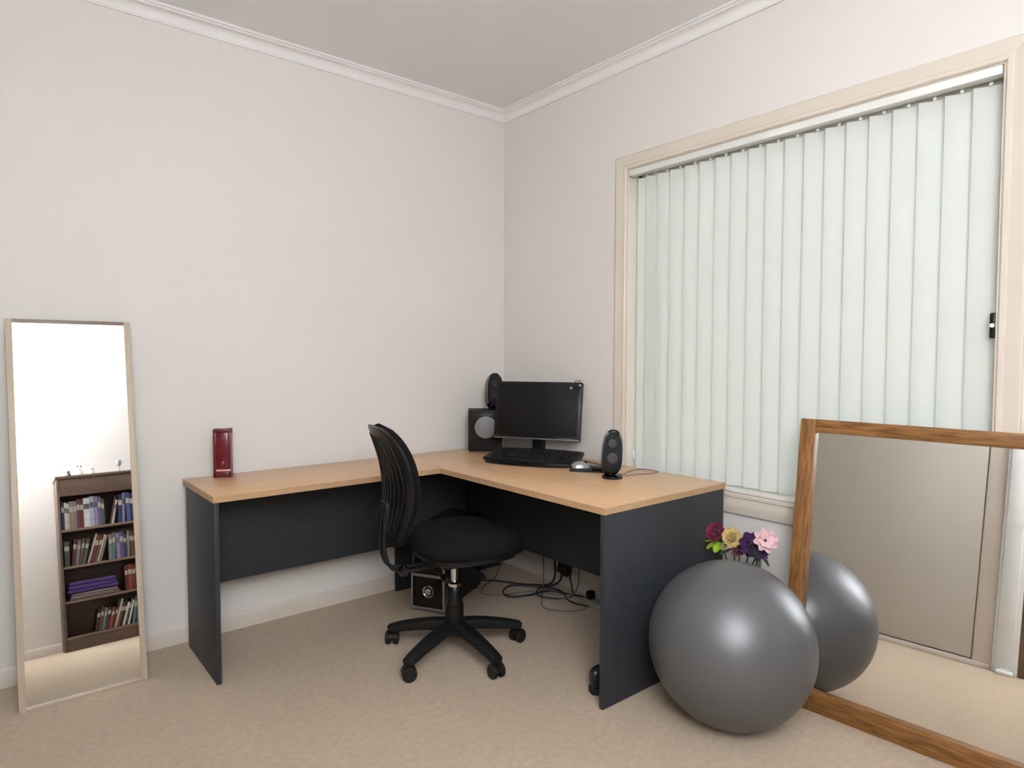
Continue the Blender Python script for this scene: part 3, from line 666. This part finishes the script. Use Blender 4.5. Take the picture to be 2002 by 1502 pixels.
def flower(name, label, head, col, ccol, layers, leafcol=(.10, .22, .03), leaf=None, group='artificial flowers in the vase'):
    head = Vector(head); f = thing(name, label, 'flower', VP_ + Vector((random.uniform(-.012, .012), random.uniform(-.012, .012), 0)), 0, group)
    ax = (Vector((-.75, -.45, .55)) + Vector((random.uniform(-.15, .15), random.uniform(-.35, .35), 0))).normalized()
    stem_m = mat('green_stem', (.07, .13, .03), .6)
    neck = Vector((-.120, -1.675, .25)) + Vector((random.uniform(-.012, .012), random.uniform(-.012, .012), 0))
    b = B(); tube(b, [f.location, neck, (neck + head) / 2 + Vector((0, 0, .03)), head - ax * .012], .0028, 6, 5); obj('stem', b, stem_m, f, world=True)
    pm = mat('petal_' + name, col, .6, noise=(60, .25, 3), sheen=.2)
    Q = Matrix.Translation(head) @ ax.to_track_quat('Z', 'Y').to_matrix().to_4x4()
    Pi = f.matrix_basis.inverted()
    cb = B(); lathe(cb, [(.002, -.012), (.008, -.008), (.009, 0), (.006, .006), (.001, .008)], 12, Q); bl = obj('flower_centre', cb, mat('centre_' + name, ccol, .8, noise=(200, .4, 3)), f, world=True)
    for (n, L, w, cup, el, z0) in layers:
        me = None
        for k in range(n):
            if me is None:
                pb_ = petal_bm(L, w, cup, .2 * L); p = obj('petal', pb_, pm, f, auto=80); me = p
            else: p = me.copy(); COL.objects.link(p); p.parent = f
            rot = Matrix.Rotation(2 * math.pi * k / n + el, 4, 'Z') @ Matrix.Rotation(-el - random.uniform(-.12, .12), 4, 'Y')
            p.matrix_basis = Pi @ Q @ Matrix.Translation((0, 0, z0)) @ rot
    if leaf:
        for (p0, d, L, w) in leaf:
            lb = petal_bm(L, w, .1 * L, .3 * L); lf = obj('leaf', lb, mat('leaf_' + name, leafcol, .55, noise=(50, .2, 3)), f, auto=80)
            lf.matrix_basis = Pi @ Matrix.Translation(Vector(p0)) @ Vector(d).to_track_quat('X', 'Z').to_matrix().to_4x4()
    return f
rose = [(5, .026, .017, .012, 1.15, 0), (6, .036, .022, .012, .75, -.002), (7, .044, .025, .008, .30, -.005)]
daisy = [(9, .040, .0085, .004, .15, 0), (9, .036, .008, .004, .40, .002)]
FX = -.215
flower('rose', 'deep magenta rose, leftmost flower behind the ball', (FX, -1.632, .560), (.20, .008, .045), (.12, .005, .02), rose,
       leafcol=(.30, .48, .03), leaf=[((FX, -1.640, .530), (-.5, .35, -.55), .055, .020), ((FX, -1.650, .525), (-.6, -.1, -.45), .055, .018), ((FX - .01, -1.64, .535), (-.3, .5, -.2), .045, .014)])
flower('carnation', 'pale yellow ruffled flower beside the magenta rose', (FX - .01, -1.708, .556), (.62, .46, .17), (.55, .36, .08), [(8, .024, .013, .012, 1.1, 0), (10, .034, .015, .010, .7, -.002), (12, .044, .017, .008, .3, -.005)], leafcol=(.30, .28, .10), leaf=[((FX, -1.68, .54), (-.5, 0, -.6), .045, .014)])
flower('iris', 'dark purple flower between the yellow and the pale pink flower', (FX, -1.782, .548), (.045, .010, .085), (.03, .01, .05), [(5, .034, .018, .014, 1.1, 0), (7, .050, .022, .002, .25, -.004), (6, .056, .021, -.014, -.5, -.006)], leafcol=(.02, .025, .015), leaf=[((FX, -1.78, .54), (-.4, -.5, -.6), .050, .010)])
flower('daisy', 'pale pink open flower with dark centre, rightmost behind the ball', (FX - .01, -1.845, .578), (.78, .52, .55), (.10, .02, .03), [(8, .048, .016, .004, .18, 0), (7, .038, .015, .006, .5, .002)], leafcol=(.02, .03, .015), leaf=[((FX, -1.80, .55), (-.3, -.3, -.8), .055, .012)])
flower('violet', 'small dark purple flower drooping below the pale pink one', (FX, -1.828, .520), (.05, .02, .10), (.02, .01, .04), [(5, .026, .012, .004, .3, 0), (5, .020, .010, .008, .8, 0)], leafcol=(.02, .03, .015), leaf=[((FX, -1.81, .52), (-.2, -.2, -.9), .060, .010), ((FX, -1.83, .52), (-.2, -.5, -.6), .050, .008)])

flower('pansy', 'small dusky maroon flower low between the yellow flower and the ball', (FX - .005, -1.735, .505), (.16, .05, .06), (.10, .03, .02), [(5, .030, .016, .006, .3, 0), (5, .022, .012, .010, .8, 0)], leafcol=(.05, .07, .02), leaf=[((FX, -1.70, .51), (-.4, .3, -.3), .050, .014)])

# ------------------------------------------------------------------ bookcase on the wall behind the photographer (seen in the narrow mirror)
BX0, BX1, BF, BK = -2.02, -1.090, -3.600, YS + .012
bc = thing('bookcase', 'low walnut bookcase full of books, reflected in the narrow mirror', 'bookcase', ((BX0 + BX1) / 2, (BF + BK) / 2, 0))
def bpart(name, x0, x1, y0, y1, z0, z1, m=case_m):
    b = B(); bb(b, x0, x1, y0, y1, z0, z1, .001); return obj(name, b, m, bc, world=True)
bpart('side_panel', BX0, BX0 + .018, BF, BK, 0, 1.36); bpart('side_panel', BX1 - .018, BX1, BF, BK, 0, 1.36)
bpart('top_board', BX0 - .006, BX1 + .006, BF + .006, BK, 1.36, 1.38)
bpart('back_board', BX0 + .018, BX1 - .018, BK - .001, BK + .006, .09, 1.36)
bpart('plinth', BX0 + .018, BX1 - .018, BF - .012, BF - .030, 0, .088)
bpart('top_fascia', BX0 + .018, BX1 - .018, BF - .004, BF - .020, 1.215, 1.36)
SZ = [.090, .362, .632, .925]
for z in SZ:
    s = bpart('shelf', BX0 + .018, BX1 - .018, BF - .003, BK, z, z + .018)
    b = B(); bb(b, BX0 + .018, BX1 - .018, BF - .003, BF - .0015, z, z + .018); obj('shelf_edging', b, shelf_e, s, world=True)
def book(x, z, w, h, d, lean, cname, col, label, group, front=BF - .02):
    """x: left face at base (towards -x), lean>0 tips the top towards +x"""
    k = thing('book', label, 'book', (x, front, z), 0, group)
    k.rotation_euler = (0, R(lean), 0); k.matrix_basis = Matrix.Translation(k.location) @ k.rotation_euler.to_matrix().to_4x4()
    m = mat('cover_' + cname, col, .5, noise=(25, .18, 2)); c = .0018
    b = B(); bb(b, 0, c, 0, -d, 0, h); bb(b, w - c, w, 0, -d, 0, h); bb(b, c, w - c, 0, -c * 1.2, 0, h); obj('cover', b, m, k)
    b = B(); bb(b, c, w - c, -c * 1.2, -d + .004, .003, h - .003); obj('pages', b, page_m, k)
    if w > .013:
        b = B(); bb(b, .0015, w - .0015, .0004, -.0004, h * .62, h * .80); obj('spine_label', b, mat('spine_pale', (.50, .47, .42), .6) if sum(col) < .9 else mat('spine_dark', (.12, .10, .14), .6), k)
    return k
C = dict(navy=(.03, .045, .13), white=(.72, .73, .72), tan=(.30, .25, .20), darkred=(.16, .03, .035), cream=(.66, .61, .47), lightblue=(.42, .50, .62), purple=(.13, .10, .24), blue=(.08, .12, .28),
         green=(.08, .12, .09), grey=(.22, .22, .23), black=(.025, .022, .024), brown=(.12, .065, .045), red=(.30, .045, .04), teal=(.10, .19, .21), lilac=(.30, .25, .42), maroon=(.11, .025, .03))
ORD = ['first', 'second', 'third', 'fourth', 'fifth', 'sixth', 'seventh', 'eighth', 'ninth', 'tenth', 'eleventh', 'twelfth', 'thirteenth', 'fourteenth', 'fifteenth', 'sixteenth', 'seventeenth', 'eighteenth', 'nineteenth', 'twentieth', 'twenty-first', 'twenty-second', 'twenty-third', 'twenty-fourth']
def row(spec, x, z, shelf, group):
    i = 0; last = (0, 0)
    for it in spec:
        if isinstance(it, (int, float)): x += it; continue
        cn, w, h, lean = it
        if last[1] > lean: x += min(h, last[0]) * (math.tan(R(last[1])) - math.tan(R(lean)))
        last = (h, lean)
        if x + w > BX1 - .02: break
        wd_ = w * math.cos(R(lean)); zz = z + (w * math.sin(R(lean)) if lean > 0 else 0)
        state = 'leaning' if abs(lean) > 5 else 'upright'; th = 'thin' if w < .018 else ('thick' if w > .036 else 'slim')
        book(x, zz, w, h, min(.20, h * .72), lean, cn, C[cn], '%s %s %s book, %s from left on the %s shelf' % (th, cn if cn != 'darkred' else 'dark red', state, ORD[min(i, 23)], shelf), group)
        x += w / math.cos(R(lean)) + .0012; i += 1
    return x
s0 = .0186
x = row([.006, ('navy', .020, .23, 0), ('white', .016, .22, 0), ('cream', .014, .21, 0), ('tan', .030, .225, 0), ('grey', .020, .225, 0), ('darkred', .022, .24, 0), ('maroon', .022, .235, 0), ('white', .044, .24, 0), ('lightblue', .026, .25, 0), ('lilac', .028, .245, 0), ('purple', .022, .24, 0),
     ('green', .022, .22, 0), .030, ('brown', .012, .23, 12), ('cream', .014, .20, 12), ('navy', .030, .235, 3), ('lilac', .018, .25, 3), ('blue', .030, .25, 0), ('navy', .024, .24, 0), ('teal', .030, .25, 0), ('green', .024, .235, 0), ('grey', .018, .24, 0), ('black', .030, .24, 0), ('grey', .026, .23, 0)], BX0 + .018, SZ[3] + s0, 'top', 'books on the top shelf')
x = row([.012, ('green', .034, .20, 0), .01, ('maroon', .022, .21, 6), ('grey', .022, .20, 8), ('brown', .020, .21, 10), ('green', .024, .20, 12), .012, ('cream', .011, .24, 17), ('darkred', .028, .22, 17), ('brown', .020, .22, 17), ('cream', .011, .22, 17), ('tan', .013, .21, 16), ('grey', .026, .21, 2), ('teal', .022, .22, 2), ('lilac', .026, .21, 0), ('purple', .026, .22, 0), ('navy', .020, .20, 0), ('tan', .016, .22, 2), ('brown', .026, .21, 0), ('maroon', .026, .20, 0), ('red', .022, .20, 0)], BX0 + .018, SZ[2] + s0, 'second', 'books on the second shelf')
x = row([('maroon', .022, .20, 0), ('red', .026, .205, 0), ('brown', .024, .20, 0), ('darkred', .030, .21, 0), ('black', .026, .20, 0), ('maroon', .024, .20, 0), ('brown', .024, .21, 0)], BX0 + .435, SZ[1] + s0, 'third', 'books on the third shelf')
x = row([('black', .022, .17, 9), ('brown', .020, .18, 10), ('grey', .018, .17, 11), ('black', .024, .18, 12), ('red', .022, .16, 14), ('maroon', .016, .17, 16), ('cream', .012, .22, 17), ('brown', .020, .19, 17), ('black', .018, .19, 17), ('white', .013, .18, 17), ('green', .014, .21, 17), ('white', .012, .19, 15), ('teal', .022, .21, 10), ('grey', .014, .20, 8), ('green', .020, .20, 4), ('red', .016, .17, 2), ('tan', .020, .2, 0), ('brown', .022, .2, 0)], BX0 + .205, SZ[0] + s0, 'lowest', 'books on the lowest shelf')
# folded cloths on the third shelf
def cloth(name, label, x0, x1, z0, z1, m):
    o_ = thing(name, label, 'cloth', ((x0 + x1) / 2, BF - .12, z0))
    h = (z1 - z0) / 3
    for k in range(3):
        b = B(); bb(b, x0 + .006 * k, x1 - .010 * k, BF - .02, BF - .21, z0 + k * h + .0005, z0 + (k + 1) * h - .0015, h * .42, 3)
        for v in b.verts: v.co.z += .004 * math.sin(v.co.x * 40 + k) * (1 if v.co.z > z0 + .01 else 0); v.co.y += .004 * math.sin(v.co.x * 55 + 2 * k)
        obj('fold', b, m, o_, world=True)
cloth('folded_cloth', 'folded greyish-beige cloth at the bottom of the pile on the third shelf', BX0 + .05, BX0 + .40, SZ[1] + s0, SZ[1] + .070, mat('beige_cloth', (.30, .24, .22), .9))
cloth('folded_cloth', 'folded purple cloth lying on the beige one on the third shelf', BX0 + .04, BX0 + .39, SZ[1] + .0735, SZ[1] + .165, mat('purple_cloth', (.11, .07, .28), .9))
# ornaments on the bookcase
def figure(name, label, x, y, s, cols):
    o_ = thing(name, label, 'ornament', (x, y, 1.38))
    b = B(); lathe(b, [(.001, 0), (.030 * s, 0), (.036 * s, .02 * s), (.030 * s, .045 * s), (.016 * s, .058 * s)], 20, Matrix.Translation((x, y, 1.38))); obj('body', b, cols[0], o_, world=True)
    b = B(); lathe(b, [(.003, .052 * s), (.020 * s, .058 * s), (.024 * s, .075 * s), (.016 * s, .092 * s), (.001, .096 * s)], 20, Matrix.Translation((x, y, 1.38))); obj('head', b, cols[0], o_, world=True)
    for sx in (-1, 1):
        b = B(); lathe(b, [(.001, 0), (.007 * s, .004 * s), (.007 * s, .020 * s), (.001, .028 * s)], 10, Matrix.Translation((x + sx * .014 * s, y, 1.38 + .086 * s))); obj('ear', b, cols[1], o_, world=True)
wp = mat('white_porcelain', (.82, .80, .78), .3, coat=.3); bp_ = mat('brown_porcelain', (.12, .08, .06), .4)
figure('animal_figurine', 'small dark figurine on the left end of the bookcase top', -1.93, -3.66, .55, (bp_, wp))
figure('animal_figurine', 'white figurine with dark ears on the bookcase top', -1.85, -3.67, .8, (wp, bp_))
figure('animal_figurine', 'pale figurine with pale ears nearer the middle of the bookcase top', -1.765, -3.66, .7, (wp, mat('pink_porcelain', (.7, .5, .48), .4)))
gb = thing('goblet', 'small grey stemmed goblet on the right of the bookcase top', 'goblet', (-1.56, -3.67, 1.38))
b = B(); lathe(b, [(.022, 0), (.022, .003), (.004, .007), (.004, .055)], 20); obj('foot', b, silver_m, gb)
b = B(); lathe(b, [(.004, .054), (.018, .066), (.022, .085), (.020, .105), (.018, .105), (.020, .085), (.016, .069), (.001, .060)], 20, cap=False); obj('bowl', b, silver_m, gb)
